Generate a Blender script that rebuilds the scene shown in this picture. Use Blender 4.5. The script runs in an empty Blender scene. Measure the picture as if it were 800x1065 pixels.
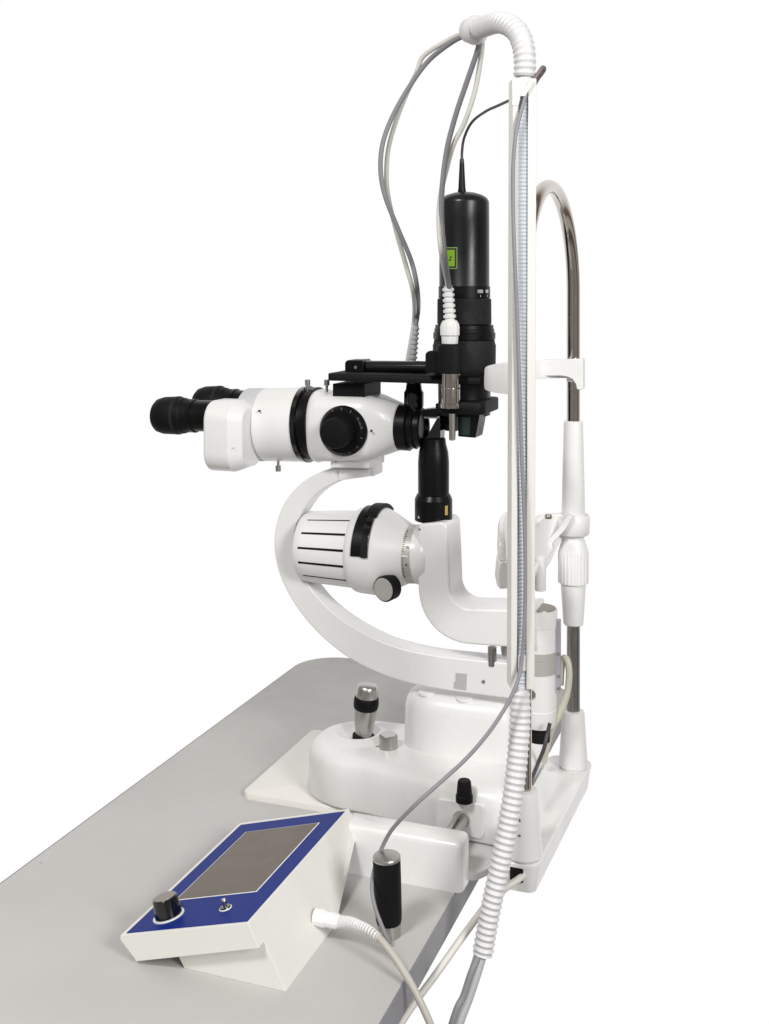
import bpy, bmesh, math, random
from mathutils import Vector, Matrix
random.seed(7)
PI = math.pi
# ------------------------------------------------------------------ scene
scn = bpy.context.scene
COL = scn.collection
TH = math.atan2(440.0, 1196.0)          # instrument axis is turned by this angle from the camera's
RIGHT = Vector((math.cos(TH), math.sin(TH), 0)); FWD = Vector((-math.sin(TH), math.cos(TH), 0)); UP = Vector((0, 0, 1))
CAM = Vector((0.2894, -1.3504, 0.6166))
F = 1196.0                               # focal length in photo pixels (photo 800 x 1065, horizon at y = 300)
def ray(px, py): return FWD + RIGHT * ((px - 400) / F) + UP * ((300 - py) / F)
def PW(px, py, w): return CAM + ray(px, py) * w                      # measured point at a known distance
def PY(px, py, Y): d = ray(px, py); return CAM + d * ((Y - CAM.y) / d.y)
def PX(px, py, X): d = ray(px, py); return CAM + d * ((X - CAM.x) / d.x)
def PZ(px, py, Z): d = ray(px, py); return CAM + d * ((Z - CAM.z) / d.z)
def dist(p): return (p - CAM).dot(FWD)
def mpp(p): return dist(p) / F           # metres per photo pixel at p
YM = 0.066                               # middle plane of the slit lamp
XA = Vector((1, 0, 0)); YA = Vector((0, 1, 0)); ZA = UP
TZ = -0.05                               # table top

# ------------------------------------------------------------------ materials
def mat(name, col, rough=0.5, metal=0.0, coat=0.0, var=0.0, vscale=20.0, bump=0.0, bscale=400.0, rvar=0.0, aniso=None, spec=0.5):
    m = bpy.data.materials.new(name); m.use_nodes = True
    nt = m.node_tree; b = nt.nodes['Principled BSDF']
    b.inputs['Base Color'].default_value = (*col, 1); b.inputs['Roughness'].default_value = rough
    b.inputs['Metallic'].default_value = metal; b.inputs['Coat Weight'].default_value = coat; b.inputs['Coat Roughness'].default_value = 0.12
    b.inputs['Specular IOR Level'].default_value = spec
    tc = nt.nodes.new('ShaderNodeTexCoord')
    if var > 0:
        n = nt.nodes.new('ShaderNodeTexNoise'); n.inputs['Scale'].default_value = vscale; n.inputs['Detail'].default_value = 6
        nt.links.new(tc.outputs['Object'], n.inputs['Vector'])
        r = nt.nodes.new('ShaderNodeMapRange'); r.inputs['From Min'].default_value = 0.3; r.inputs['From Max'].default_value = 0.7
        r.inputs['To Min'].default_value = 1 - var; r.inputs['To Max'].default_value = 1 + var
        nt.links.new(n.outputs['Fac'], r.inputs['Value'])
        mx = nt.nodes.new('ShaderNodeVectorMath'); mx.operation = 'SCALE'; mx.inputs[0].default_value = col
        nt.links.new(r.outputs['Result'], mx.inputs['Scale']); nt.links.new(mx.outputs['Vector'], b.inputs['Base Color'])
    if rvar > 0:
        n = nt.nodes.new('ShaderNodeTexNoise'); n.inputs['Scale'].default_value = 35; n.inputs['Detail'].default_value = 5
        nt.links.new(tc.outputs['Object'], n.inputs['Vector'])
        r = nt.nodes.new('ShaderNodeMapRange'); r.inputs['From Min'].default_value = 0.3; r.inputs['From Max'].default_value = 0.7
        r.inputs['To Min'].default_value = max(0.02, rough - rvar); r.inputs['To Max'].default_value = rough + rvar
        nt.links.new(n.outputs['Fac'], r.inputs['Value']); nt.links.new(r.outputs['Result'], b.inputs['Roughness'])
    if bump > 0:
        n = nt.nodes.new('ShaderNodeTexNoise'); n.inputs['Scale'].default_value = bscale; n.inputs['Detail'].default_value = 3
        src = tc.outputs['Object']
        if aniso:
            mp = nt.nodes.new('ShaderNodeMapping'); mp.inputs['Scale'].default_value = aniso
            nt.links.new(src, mp.inputs['Vector']); src = mp.outputs['Vector']
        nt.links.new(src, n.inputs['Vector'])
        bp = nt.nodes.new('ShaderNodeBump'); bp.inputs['Strength'].default_value = bump; bp.inputs['Distance'].default_value = 0.0006
        nt.links.new(n.outputs['Fac'], bp.inputs['Height']); nt.links.new(bp.outputs['Normal'], b.inputs['Normal'])
    return m
M = {}
M['enamel'] = mat('white_enamel', (0.785, 0.782, 0.775), 0.34, coat=0.25, var=0.03, vscale=9, bump=0.10, bscale=700, rvar=0.08)
M['enamel_warm'] = mat('cream_enamel', (0.77, 0.755, 0.715), 0.40, coat=0.15, var=0.025, vscale=10, bump=0.12, bscale=700, rvar=0.06)
M['plastic_white'] = mat('white_plastic', (0.80, 0.80, 0.80), 0.42, var=0.02, vscale=30)
M['pale_grey'] = mat('pale_grey_plastic', (0.52, 0.53, 0.55), 0.45, var=0.03)
M['black'] = mat('black_anodised', (0.004, 0.004, 0.0043), 0.34, var=0.15, bump=0.15, bscale=900, rvar=0.08, spec=0.2)
M['black_matte'] = mat('black_rubber', (0.0055, 0.0055, 0.006), 0.55, var=0.2, bump=0.3, bscale=1200, spec=0.15)
M['black_gloss'] = mat('black_gloss', (0.004, 0.004, 0.0045), 0.14, coat=0.5, rvar=0.05)
M['black_deep'] = mat('black_shadow_gap', (0.006, 0.006, 0.007), 0.7, spec=0.2)
M['laser_black'] = mat('laser_black', (0.0065, 0.007, 0.008), 0.33, var=0.15, bump=0.12, bscale=900, rvar=0.06, spec=0.35)
M['grip_black'] = mat('grip_black', (0.013, 0.0135, 0.015), 0.65, var=0.25, vscale=120, bump=0.5, bscale=900, spec=0.22)
M['chrome'] = mat('chrome', (0.56, 0.52, 0.48), 0.09, 1.0, rvar=0.05)
M['steel'] = mat('brushed_steel', (0.50, 0.49, 0.47), 0.33, 1.0, var=0.03, bump=0.05, bscale=900, aniso=(0.15, 0.15, 2.5), rvar=0.04)
M['steel_dark'] = mat('dull_steel_tube', (0.36, 0.35, 0.34), 0.30, 1.0, var=0.08, bump=0.1, bscale=60, aniso=(14, 14, 1), rvar=0.08)
M['grey_band'] = mat('grey_band', (0.46, 0.455, 0.43), 0.45, 0.2, var=0.04)
M['cap_brown'] = mat('bronze_grey_cap', (0.27, 0.24, 0.21), 0.40, 0.6, var=0.05)
M['grey_ring'] = mat('graduated_ring', (0.50, 0.495, 0.46), 0.42, 0.25, var=0.04)
M['ink'] = mat('black_ink', (0.02, 0.02, 0.02), 0.6)
M['white_ink'] = mat('white_ink', (0.75, 0.75, 0.75), 0.6)
M['dim_ink'] = mat('dim_grey_ink', (0.10, 0.10, 0.10), 0.6)
M['gold_ink'] = mat('gold_ink', (0.45, 0.32, 0.08), 0.5)
M['green'] = mat('green_label', (0.19, 0.38, 0.008), 0.5, var=0.03)
M['green_line'] = mat('green_line', (0.26, 0.48, 0.10), 0.5)
M['laminate'] = mat('table_laminate', (0.505, 0.498, 0.486), 0.40, var=0.035, vscale=6, bump=0.03, bscale=900, rvar=0.08, spec=0.22)
M['edge'] = mat('table_edge', (0.22, 0.22, 0.24), 0.45, var=0.06, vscale=14)
M['blue'] = mat('blue_panel', (0.005, 0.022, 0.205), 0.45, var=0.06, vscale=60, spec=0.08)
M['screen'] = mat('dark_screen', (0.105, 0.082, 0.055), 0.35, var=0.07, vscale=260, rvar=0.04, spec=0.3)
M['console'] = mat('console_cream', (0.77, 0.77, 0.725), 0.38, var=0.015, bump=0.12, bscale=900, rvar=0.05)
M['cable_grey'] = mat('grey_cable', (0.25, 0.25, 0.27), 0.5, var=0.06, vscale=25)
M['cable_white'] = mat('white_cable', (0.68, 0.67, 0.63), 0.48, var=0.04, vscale=25)
M['cable_beige'] = mat('beige_cable', (0.46, 0.44, 0.40), 0.48, var=0.05, vscale=25)
M['cable_brown'] = mat('brownish_cable', (0.17, 0.13, 0.13), 0.45, var=0.08)
M['cable_black'] = mat('black_cable', (0.045, 0.04, 0.045), 0.45, var=0.1)
M['cable_cream'] = mat('cream_cable', (0.58, 0.57, 0.47), 0.48, var=0.05)
M['hose'] = mat('white_hose', (0.68, 0.68, 0.685), 0.45, var=0.02, rvar=0.05)
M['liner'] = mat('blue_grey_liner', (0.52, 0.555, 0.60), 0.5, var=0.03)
M['channel'] = mat('cream_channel', (0.735, 0.725, 0.69), 0.42, var=0.02, vscale=12, rvar=0.05)
M['tape'] = mat('grey_tape', (0.47, 0.45, 0.46), 0.5, var=0.05)
M['lavender'] = mat('lavender_strip', (0.47, 0.44, 0.50), 0.45, 0.3, var=0.05)
M['glass_green'] = mat('prism_glass', (0.01, 0.025, 0.02), 0.08, coat=0.6)

# ------------------------------------------------------------------ object helpers
def empty(name, loc, label, cat, group=None):
    o = bpy.data.objects.new(name, None); COL.objects.link(o); o.location = loc
    o.empty_display_size = 0.02; o['label'] = label; o['category'] = cat
    if group: o['group'] = group
    return o
def tag(o, label, cat, group=None):
    o['label'] = label; o['category'] = cat
    if group: o['group'] = group
    return o
def build(name, bm, m, parent=None, bevel=0.0, seg=3, sharp=32, subsurf=0, label=None):
    bmesh.ops.recalc_face_normals(bm, faces=bm.faces[:])
    me = bpy.data.meshes.new(name); bm.to_mesh(me); bm.free()
    me.materials.append(m)
    for p in me.polygons: p.use_smooth = True
    if not bevel: me.set_sharp_from_angle(angle=math.radians(sharp))
    o = bpy.data.objects.new(name, me); COL.objects.link(o)
    if parent is not None:
        o.parent = parent
        root = parent
        while root.parent: root = root.parent
        if parent is root and root.type == 'EMPTY': o.matrix_parent_inverse = Matrix.Translation(-root.location)
    if bevel:
        b = o.modifiers.new('edge_round', 'BEVEL'); b.width = bevel; b.segments = seg; b.limit_method = 'ANGLE'
        b.angle_limit = math.radians(sharp); b.harden_normals = True; b.use_clamp_overlap = True
    if subsurf:
        s = o.modifiers.new('smooth', 'SUBSURF'); s.levels = subsurf; s.render_levels = subsurf
    if label: o['label'] = label
    return o
def skin_rings(bm, rings, cap0=True, cap1=True, closed=False):
    vs = [[bm.verts.new(p) for p in r] for r in rings]
    n = len(vs[0])
    seq = list(zip(vs, vs[1:])) + ([(vs[-1], vs[0])] if closed else [])
    for a, b in seq:
        for i in range(n):
            j = (i + 1) % n
            bm.faces.new((a[i], a[j], b[j], b[i]))
    if cap0 and not closed: bm.faces.new(vs[0][::-1])
    if cap1 and not closed: bm.faces.new(vs[-1])
    return bm
def frame(axis):
    a = axis.normalized(); h = Vector((0, 0, 1)) if abs(a.z) < 0.9 else Vector((1, 0, 0))
    u = h.cross(a).normalized(); v = a.cross(u).normalized()
    return u, v
def lathe(pts, axis, seg=56, bm=None, caps=True):
    """pts: (centre, radius) pairs along axis"""
    bm = bm or bmesh.new(); u, v = frame(axis)
    rings = [[c + (u * math.cos(2*PI*i/seg) + v * math.sin(2*PI*i/seg)) * max(r, 1e-5) for i in range(seg)] for c, r in pts]
    return skin_rings(bm, rings, caps, caps)
def lathe_h(pts, Y, seg=56):
    """horizontal body of revolution along X in plane Y: (px, py, radius px) of its axis in the photo"""
    q = []
    for px, py, r in pts:
        c = PY(px, py, Y); q.append((c, r * mpp(c)))
    return lathe(q, q[-1][0] - q[0][0], seg)
def lathe_v(px, py, Y, prof, seg=48, bm=None, r0=None):
    """upright body of revolution standing at the photo point in plane Y: (py, radius px) pairs"""
    c = PY(px, py, Y); s = mpp(c)
    return lathe([(Vector((c.x, c.y, CAM.z + (300 - y) * s)), r * s) for y, r in prof], ZA, seg, bm)
def extrude(poly, vec, bm=None):
    bm = bm or bmesh.new()
    return skin_rings(bm, [[Vector(p) for p in poly], [Vector(p) + vec for p in poly]])
def plate_y(pix, Y, depth):              # outline seen in the photo, lying in plane Y, with a real thickness along Y
    return extrude([PY(x, y, Y) for x, y in pix], YA * depth)
def box(x0, x1, y0, y1, z0, z1, bm=None):
    return extrude([(x0, y0, z0), (x1, y0, z0), (x1, y1, z0), (x0, y1, z0)], ZA * (z1 - z0), bm)
def spline(pts, n=14):
    out = []; P = [pts[0] * 2 - pts[1]] + list(pts) + [pts[-1] * 2 - pts[-2]]
    for i in range(1, len(P) - 2):
        p0, p1, p2, p3 = P[i-1:i+3]
        for k in range(n):
            t = k / n
            out.append(0.5 * ((2*p1) + (p2-p0)*t + (2*p0-5*p1+4*p2-p3)*t*t + (3*p1-p0-3*p2+p3)*t**3))
    out.append(P[-2]); return out
def resample(path, step):
    L = [0]
    for a, b in zip(path, path[1:]): L.append(L[-1] + (b - a).length)
    n = max(2, int(L[-1] / step)); out = []; j = 0
    for k in range(n + 1):
        s = L[-1] * k / n
        while j < len(L) - 2 and L[j+1] < s: j += 1
        t = (s - L[j]) / max(1e-9, L[j+1] - L[j]); out.append(path[j].lerp(path[j+1], t))
    return out
def sweep(path, rad, seg=14, bm=None, caps=True):
    bm = bm or bmesh.new(); n = len(path)
    T = [(path[min(i+1, n-1)] - path[max(i-1, 0)]).normalized() for i in range(n)]
    u, _ = frame(T[0]); rings = []
    for i in range(n):
        u = (u - T[i] * u.dot(T[i])).normalized(); v = T[i].cross(u)
        r = rad(i) if callable(rad) else rad
        rings.append([path[i] + (u * math.cos(2*PI*k/seg) + v * math.sin(2*PI*k/seg)) * r for k in range(seg)])
    return skin_rings(bm, rings, caps, caps)
def cable(pts, r, seg=12): return sweep(spline(pts, 16), r, seg)
def relief(a, b, r0, r1, turns, seg=20):
    """ribbed bend relief (spiral collar) from a to b"""
    n = turns * 12; path = [a.lerp(b, i / n) for i in range(n + 1)]
    return sweep(path, lambda i: (r0 + (r1 - r0) * i / n) * (1.0 if (i % 12) < 7 else 0.74), seg)
def disc(c, axis, r, t, seg=32, bm=None):
    a = axis.normalized(); return lathe([(c, r), (c + a * t, r)], a, seg, bm)
def offset(poly, d):
    n = len(poly); out = []
    for i in range(n):
        a, b, c = Vector(poly[i-1]), Vector(poly[i]), Vector(poly[(i+1) % n])
        n1 = Vector(((b-a).y, -(b-a).x)).normalized(); n2 = Vector(((c-b).y, -(c-b).x)).normalized()
        m = (n1 + n2); m = m / max(0.3, m.length_squared) * 2
        out.append(b - m * d)
    return out
def round_rect(x0, x1, y0, y1, r, n=6):
    out = []
    for cx, cy, a0 in ((x1-r, y0+r, -PI/2), (x1-r, y1-r, 0), (x0+r, y1-r, PI/2), (x0+r, y0+r, PI)):
        for k in range(n + 1):
            a = a0 + PI/2 * k / n; out.append((cx + r*math.cos(a), cy + r*math.sin(a)))
    return out
def loft_plan(poly, levels):
    """plan outline (counter-clockwise) lofted through (z, inset) levels"""
    bm = bmesh.new(); rings = []
    for z, d in levels:
        q = offset(poly, d) if d else [Vector(p) for p in poly]
        rings.append([Vector((p.x, p.y, z)) for p in q])
    return skin_rings(bm, rings)
def text_bm(s, size, origin, right, up, thick=0.0003):
    cu = bpy.data.curves.new('lettering', 'FONT'); cu.body = s; cu.size = size; cu.align_x = 'CENTER'; cu.align_y = 'CENTER'; cu.extrude = thick
    ob = bpy.data.objects.new('lettering', cu); COL.objects.link(ob)
    bpy.context.view_layer.update()
    me = bpy.data.meshes.new_from_object(ob.evaluated_get(bpy.context.evaluated_depsgraph_get()))
    nrm = right.cross(up); bm = bmesh.new(); bm.from_mesh(me)
    for v in bm.verts: v.co = origin + right * v.co.x + up * v.co.y + nrm * v.co.z
    bpy.data.objects.remove(ob); bpy.data.curves.remove(cu); bpy.data.meshes.remove(me)
    return bm
def arc_patch(c, axis, u, v, r, a0, a1, h0, h1, n=10, bm=None, t=0.0003):
    """curved patch with real thickness on a cylinder: angle a0..a1 (u at 0, v at 90 deg), h along axis"""
    bm = bm or bmesh.new(); A = axis.normalized(); rings = []
    for k in range(n + 1):
        a = a0 + (a1 - a0) * k / n; d = u * math.cos(a) + v * math.sin(a)
        rings.append([c + d * r + A * h0, c + d * (r + t) + A * h0, c + d * (r + t) + A * h1, c + d * r + A * h1])
    return skin_rings(bm, rings)

# ================================================================== TABLE
table = empty('table', (-0.31, -0.6, TZ - 0.032), 'light grey laminate table with a rounded far corner and dark grey edge', 'table')
TX0, TX1, TY0, TY1 = -0.561, -0.0740, -1.12, 0.575
tp = round_rect(TX0, TX1, TY0, TY1, 0.075, 14)
build('tabletop', loft_plan(tp, [(TZ - 0.0288, 0.0015), (TZ - 0.0012, 0.0015), (TZ, 0.0025)]), M['laminate'], table)
sp_ = PZ(43, 897, TZ); build('speck', disc(sp_, ZA, 0.0022, 0.0004, 9), M['grey_band'], table)
bm = bmesh.new()
inn = offset(tp, 0.0016)
skin_rings(bm, [[Vector((p[0], p[1], TZ - 0.0298)) for p in inn], [Vector((p[0], p[1], TZ - 0.0298)) for p in tp],
                [Vector((p[0], p[1], TZ - 0.0006)) for p in tp], [Vector((p[0], p[1], TZ - 0.0006)) for p in inn]], closed=True)
build('edge_band', bm, M['edge'], table)

# ================================================================== HEAD REST (base plate, posts, forehead band, chin rest)
hr = empty('head_rest', (0, 0, TZ), 'white base plate carrying chrome arched posts, forehead band and chin rest at the table edge', 'head rest')
PXN, PYN, PXF, PYF = 0.0, -0.125, 0.0060, 0.125
def lean(Y): return PXF * max(0, min(1, (Y - PYN) / (PYF - PYN)))
# base plate
bp = [(x + (0.0068 * (y + 0.142) / 0.298 if x > 0 else 0), y) for x, y in round_rect(-0.0300, 0.018, -0.142, 0.156, 0.012, 6)]
build('base_plate', loft_plan(bp, [(-0.0338, 0.006), (-0.0325, 0.0035), (-0.008, 0.0), (-0.006, 0.0), (-0.0055, -0.001), (-0.002, -0.001), (-0.0005, 0.0005), (0.0, 0.003)]), M['enamel'], hr)
bm = extrude([(x, y, TZ) for x, y in ((-0.110, -0.096), (-0.066, -0.104), (-0.059, -0.100), (-0.052, -0.088), (-0.043, -0.066), (-0.0295, -0.050), (-0.0295, 0.15), (-0.110, 0.15))], ZA * 0.0092); build('base_ledge', bm, M['enamel'], hr, 0.002)
# cable opening in the near face of the plate
c0 = PY(538, 909, -0.1438); s = mpp(c0)
build('cable_opening', box(c0.x - 8*s, c0.x + 6*s, c0.y - 0.0004, c0.y + 0.004, c0.z - 9*s, c0.z + 6*s), M['black_deep'], hr, 0.0012)
# rail cover box on the near side
build('rail_cover', loft_plan(round_rect(-0.212, -0.068, -0.1335, -0.098, 0.008, 6), [(TZ, 0), (-0.003, 0.0), (0.001, 0.0007), (0.0035, 0.0022), (0.005, 0.005)]), M['enamel'], hr, sharp=50)
# thin glide plate under the joystick
build('glide_plate', loft_plan(round_rect(-0.405, -0.10, -0.004, 0.225, 0.010, 6), [(TZ, 0), (TZ + 0.0065, 0.0), (TZ + 0.0085, 0.0008), (TZ + 0.0092, 0.0025)]), M['enamel_warm'], hr, sharp=50)
# feet of the posts
def foot(X, Y, h, k=1.0):
    pr = [(0.0, 0.0185), (0.003, 0.0205), (0.006, 0.0200), (h*0.5, 0.0178), (h - 0.004, 0.0158), (h - 0.001, 0.0148), (h, 0.0128)]
    return lathe([(Vector((X, Y, z)), r * k) for z, r in pr], ZA, 48)
ff = build('post_foot', foot(PXF, PYF, 0.073, 0.92), M['enamel'], hr, sharp=40)
nf = build('post_foot', foot(PXN, PYN, 0.073), M['enamel'], hr, sharp=40)
for dz in (0.030, 0.046):
    d = Vector((-0.02, -1, 0)).normalized(); bm = disc(Vector((PXN, PYN, dz)) + d * 0.0176, d, 0.0014, 0.0016, 16)
    build('screw', bm, M['steel_dark'], nf)
# chrome arch
zA = 0.612; R = 0.125; TR = 0.0085
path = [Vector((0, PYN, 0.07 + i * (zA - 0.07) / 20)) for i in range(20)]
path += [Vector((lean(-R * math.cos(PI * k / 48)), -R * math.cos(PI * k / 48), zA + R * math.sin(PI * k / 48))) for k in range(49)]
path += [Vector((PXF, PYF, zA - (i + 1) * (zA - 0.40) / 10)) for i in range(10)]
build('chrome_arch', sweep(path, TR, 28), M['chrome'], hr)
build('lower_tube', lathe([(Vector((PXF, PYF, 0.06)), TR), (Vector((PXF, PYF, 0.24)), TR)], ZA, 28), M['steel_dark'], hr)
# far sleeve (white cone above chin rest), adjusting sleeve below
sl = 1.484 / F
def zpy(py, w=1.484): return CAM.z + (300 - py) * w / F
F0 = Vector((PXF, PYF, 0))
def fl(prof, seg=48): return lathe([(F0 + ZA * zpy(y), r * sl) for y, r in prof], ZA, seg)
build('upper_sleeve', fl([(545, 12.3), (500, 11.4), (440, 9.9), (438, 9.6), (437.5, 8.0)]), M['plastic_white'], hr, sharp=40)
adj = build('adjusting_sleeve', fl([(649, 9.4), (648, 10.4), (600, 13.4), (558, 11.2), (556, 10.6)]), M['plastic_white'], hr, sharp=40)
bm = bmesh.new(); rings = []
for y, r in ((606, 13.6), (605, 15.8), (574, 15.8), (572, 15.2), (561, 11.8)):
    rg = []
    for k in range(144):
        a = 2*PI*k/144; rr = r - (0.75, 0.25, 0, 0, 0, 0.25)[k % 6]
        if y in (606, 572, 561): rr = r
        rg.append(F0 + ZA * zpy(y) + Vector((math.cos(a), math.sin(a), 0)) * rr * sl)
    rings.append(rg)
skin_rings(bm, rings); build('knurled_grip', bm, M['plastic_white'], adj, sharp=50)
# forehead band: a strip bent towards the operator
def strip(amp, thick, ztop, zbot, a0=-90, a1=90, n=48, yr=0.125, x0=0.0, ex=0.8):
    bm = bmesh.new(); rings = []
    for k in range(n + 1):
        a = math.radians(a0 + (a1 - a0) * k / n); t = abs(k / n * 2 - 1)
        ca, sa = math.cos(a), math.sin(a)
        o = Vector((x0 + lean(yr * sa) - amp * (max(ca, 0) ** ex), yr * sa, 0)); nn = Vector((-ca, 0.5 * sa, 0)).normalized()
        zt, zb = ztop(a), zbot(a)
        prof = [(0, zb), (0.5, zb - 0.0006), (1, zb), (1.15, (zb*0.7 + zt*0.3)), (1.0, zt - 0.002), (0.8, zt), (0.2, zt), (0, zt - 0.002)]
        rings.append([o + nn * ((q - 0.5) * thick) + ZA * z for q, z in prof])
    return skin_rings(bm, rings)
zf = zpy(374); 
build('forehead_band', strip(0.069, 0.0042, lambda a: zf, lambda a: zf - 0.0235, ex=0.92), M['plastic_white'], hr, sharp=40)
for Yp, nm in ((PYF, 'band_clamp'), (PYN, 'band_clamp')):
    q = Vector((PXF if Yp > 0 else 0, Yp, 0)) + (RIGHT * 0.001 if Yp > 0 else Vector((0, 0, 0)))
    bm = lathe([(q + ZA * (zf - 0.0285), 0.0088), (q + ZA * (zf - 0.0275), 0.0098), (q + ZA * (zf - 0.002), 0.0102), (q + ZA * zf, 0.0085)], ZA, 36)
    build(nm, bm, M['plastic_white'], hr, sharp=50)
build('band_gusset', plate_y([(562, 374.6), (606.5, 373.2), (606.5, 404.5), (604, 405.5), (600, 405), (599, 399.5), (595.5, 394.5), (590, 391.8), (583, 390.8), (562, 391.2)], 0.108, 0.014), M['plastic_white'], hr, 0.001)
# chin rest
zc1, zc0 = zpy(535), zpy(554)
def lerp_tab(Y, tab):
    for (y0, v0), (y1, v1) in zip(tab, tab[1:]):
        if Y >= y1: return v1 + (v0 - v1) * max(0, min(1, (Y - y1) / (y0 - y1)))
    return tab[-1][1]
def ct(a): return zc1 + lerp_tab(0.125 * math.sin(a), [(0.125, 0.001), (0.09, 0.003), (0.05, -0.008), (-0.125, -0.012)])
def cb(a): return zc0 - lerp_tab(0.125 * math.sin(a), [(0.125, 0.0), (0.116, 0.016), (0.105, 0.033), (0.094, 0.042), (0.06, 0.041), (0.0, 0.028), (-0.06, 0.018), (-0.125, 0.016)])
chin = build('chin_rest', strip(0.046, 0.012, ct, cb, -62, 90, yr=0.125, n=72), M['plastic_white'], hr, sharp=40)
zs = zc1 - 0.0105
def dome(a):
    t = (math.degrees(a) + 18) / 40.0
    return zs + 0.002 + 0.036 * math.sqrt(max(0.0, 1 - t * t)) ** 0.8
build('chin_plate', strip(0.047, 0.007, dome, lambda a: zs, -58, 22, n=40), M['enamel'], chin, sharp=40)
build('chin_rest_rib', plate_y([(590, 536), (596, 538), (588, 551), (575, 565), (560, 575), (556, 576), (556, 573), (570, 562), (581, 550)], 0.0965, 0.02), M['plastic_white'], chin, 0.0012)
build('chin_rest_clip', plate_y([(562, 571), (574, 565), (575, 571), (568, 584), (562, 587)], 0.0945, 0.02), M['plastic_white'], chin, 0.0012)
bm = lathe([(F0 + ZA * (zc0 - 0.002), 0.0185), (F0 + ZA * zc0, 0.0205), (F0 + ZA * (zc1 - 0.002), 0.0212), (F0 + ZA * zc1, 0.0195), (F0 + ZA * (zc1 - 0.0015), 0.0155)], ZA, 40)
build('chin_rest_collar', bm, M['plastic_white'], chin, sharp=50)
cc = Vector((-0.034, -0.01, 0))
bm = bmesh.new(); rings = []
for z, sx, sy in ((zc0-0.034, 0.008, 0.016), (zc0-0.032, 0.014, 0.026), (zc0-0.027, 0.020, 0.036), (zc0-0.0215, 0.022, 0.038), (zc0-0.020, 0.023, 0.040), (zc0-0.015, 0.023, 0.040), (zc0-0.014, 0.020, 0.036), (zc0-0.022, 0.010, 0.018)):
    rings.append([Vector((cc.x + sx*math.cos(2*PI*k/48), cc.y + sy*math.sin(2*PI*k/48), z)) for k in range(48)])
skin_rings(bm, rings); build('chin_cup', bm, M['enamel'], chin, sharp=40)
c = PY(562, 600, 0.03); s = mpp(c)
build('chin_rest_stem', lathe_v(562, 600, 0.03, [(614, 5.4), (613, 6.0), (578, 6.0)]), M['plastic_white'], chin)
c = PY(570.5, 536, 0.05); build('chin_rest_screw', lathe([(c - ZA*0.004, 0.004), (c - ZA*0.001, 0.0045), (c + ZA*0.0012, 0.0035)], ZA, 20), M['cap_brown'], chin)

# ================================================================== SLIT LAMP (moving carriage, arms, microscope, lamp)
sp = empty('slit_lamp', (-0.19, YM, TZ + 0.0092), 'white slit lamp microscope with black eyepieces on a rounded sliding carriage with steel joystick', 'slit lamp')
# ---- carriage
near = [(-0.034, YM - 0.075), (-0.0355, YM - 0.088), (-0.040, YM - 0.097), (-0.048, YM - 0.1025), (-0.060, YM - 0.1040), (-0.085, YM - 0.1025), (-0.125, YM - 0.097), (-0.175, YM - 0.088), (-0.225, YM - 0.0795)]
rr, cx = 0.0775, -0.255
tip = [(cx - rr * math.sin(math.radians(a)) * 1.02, YM - rr * math.cos(math.radians(a))) for a in range(0, 181, 6)]
far = [(x, 2 * YM - y) for x, y in near]
plan = (near + tip + far[::-1])[::-1]    # counter-clockwise outline of the sliding carriage
CT = 0.024
car = build('carriage', loft_plan(plan, [(-0.0395, 0.005), (-0.0385, 0.0012), (-0.036, 0.0), (0.000, 0.0015), (0.010, 0.003), (0.0145, 0.005), (0.019, 0.0085), (0.0222, 0.013), (CT, 0.0195)]), M['enamel'], sp, sharp=60)
# raised axle boss on the near face
bm = plate_y([(453, 834), (456, 830), (501, 836), (504, 840), (504, 870), (500, 874), (457, 864), (453, 860)], -0.0395, 0.03)
build('axle_boss', bm, M['enamel'], sp, 0.003, 4)
# axle rod running into the rail cover
a = PY(480.5, 851, -0.0375); a2 = Vector((a.x, -0.125, a.z))
build('axle_rod', lathe([(a2, 0.0088), (a, 0.0088), (a + YA * 0.004, 0.0088)], YA, 32), M['steel'], sp)
build('axle_ring', lathe([(a - YA * 0.0036, 0.0092), (a - YA * 0.0036, 0.0104), (a + YA * 0.002, 0.0104)], YA, 32), M['grey_band'], sp)
# joystick recess and joystick
jc = PZ(372, 764, CT); s = mpp(jc)
rec = build('joystick_recess', lathe([(jc - ZA*0.001, 38*s), (jc + ZA*0.0008, 33*s), (jc + ZA*0.0040, 27.5*s), (jc + ZA*0.0058, 25.2*s), (jc + ZA*0.0060, 24.2*s), (jc + ZA*0.0052, 22.8*s), (jc + ZA*0.0022, 18*s), (jc + ZA*0.0006, 15.5*s), (jc + ZA*0.0005, 0.0)], ZA, 56), M['enamel'], car, sharp=70)
jb = PZ(378, 767, CT + 0.001); jt = PY(382.5, 712, jb.y - 0.002); ax = jt - jb; s = mpp(jb)
def jl(prof): return lathe([(jb + ax * t, r * s) for t, r in prof], ax, 40)
joy = build('joystick', jl([(0.0, 7.6), (0.04, 8.2), (0.12, 9.2), (0.28, 10.5), (0.50, 11.6), (0.56, 11.8), (0.57, 11)]), M['steel'], sp, sharp=40)
build('joystick_ring', jl([(-0.06, 11.5), (0.045, 11.5), (0.05, 8)]), M['black_deep'], joy)
build('rubber_grip', jl([(0.550, 11.6), (0.565, 12.5), (0.62, 13.1), (0.70, 13.1), (0.765, 12.5), (0.78, 11.8)]), M['black_matte'], joy, sharp=50)
build('joystick_tip', jl([(0.775, 11.6), (0.79, 11.8), (0.93, 10.8), (0.985, 9.8), (1.0, 8.6), (1.002, 0.1)]), M['steel'], joy, sharp=40)
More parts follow.
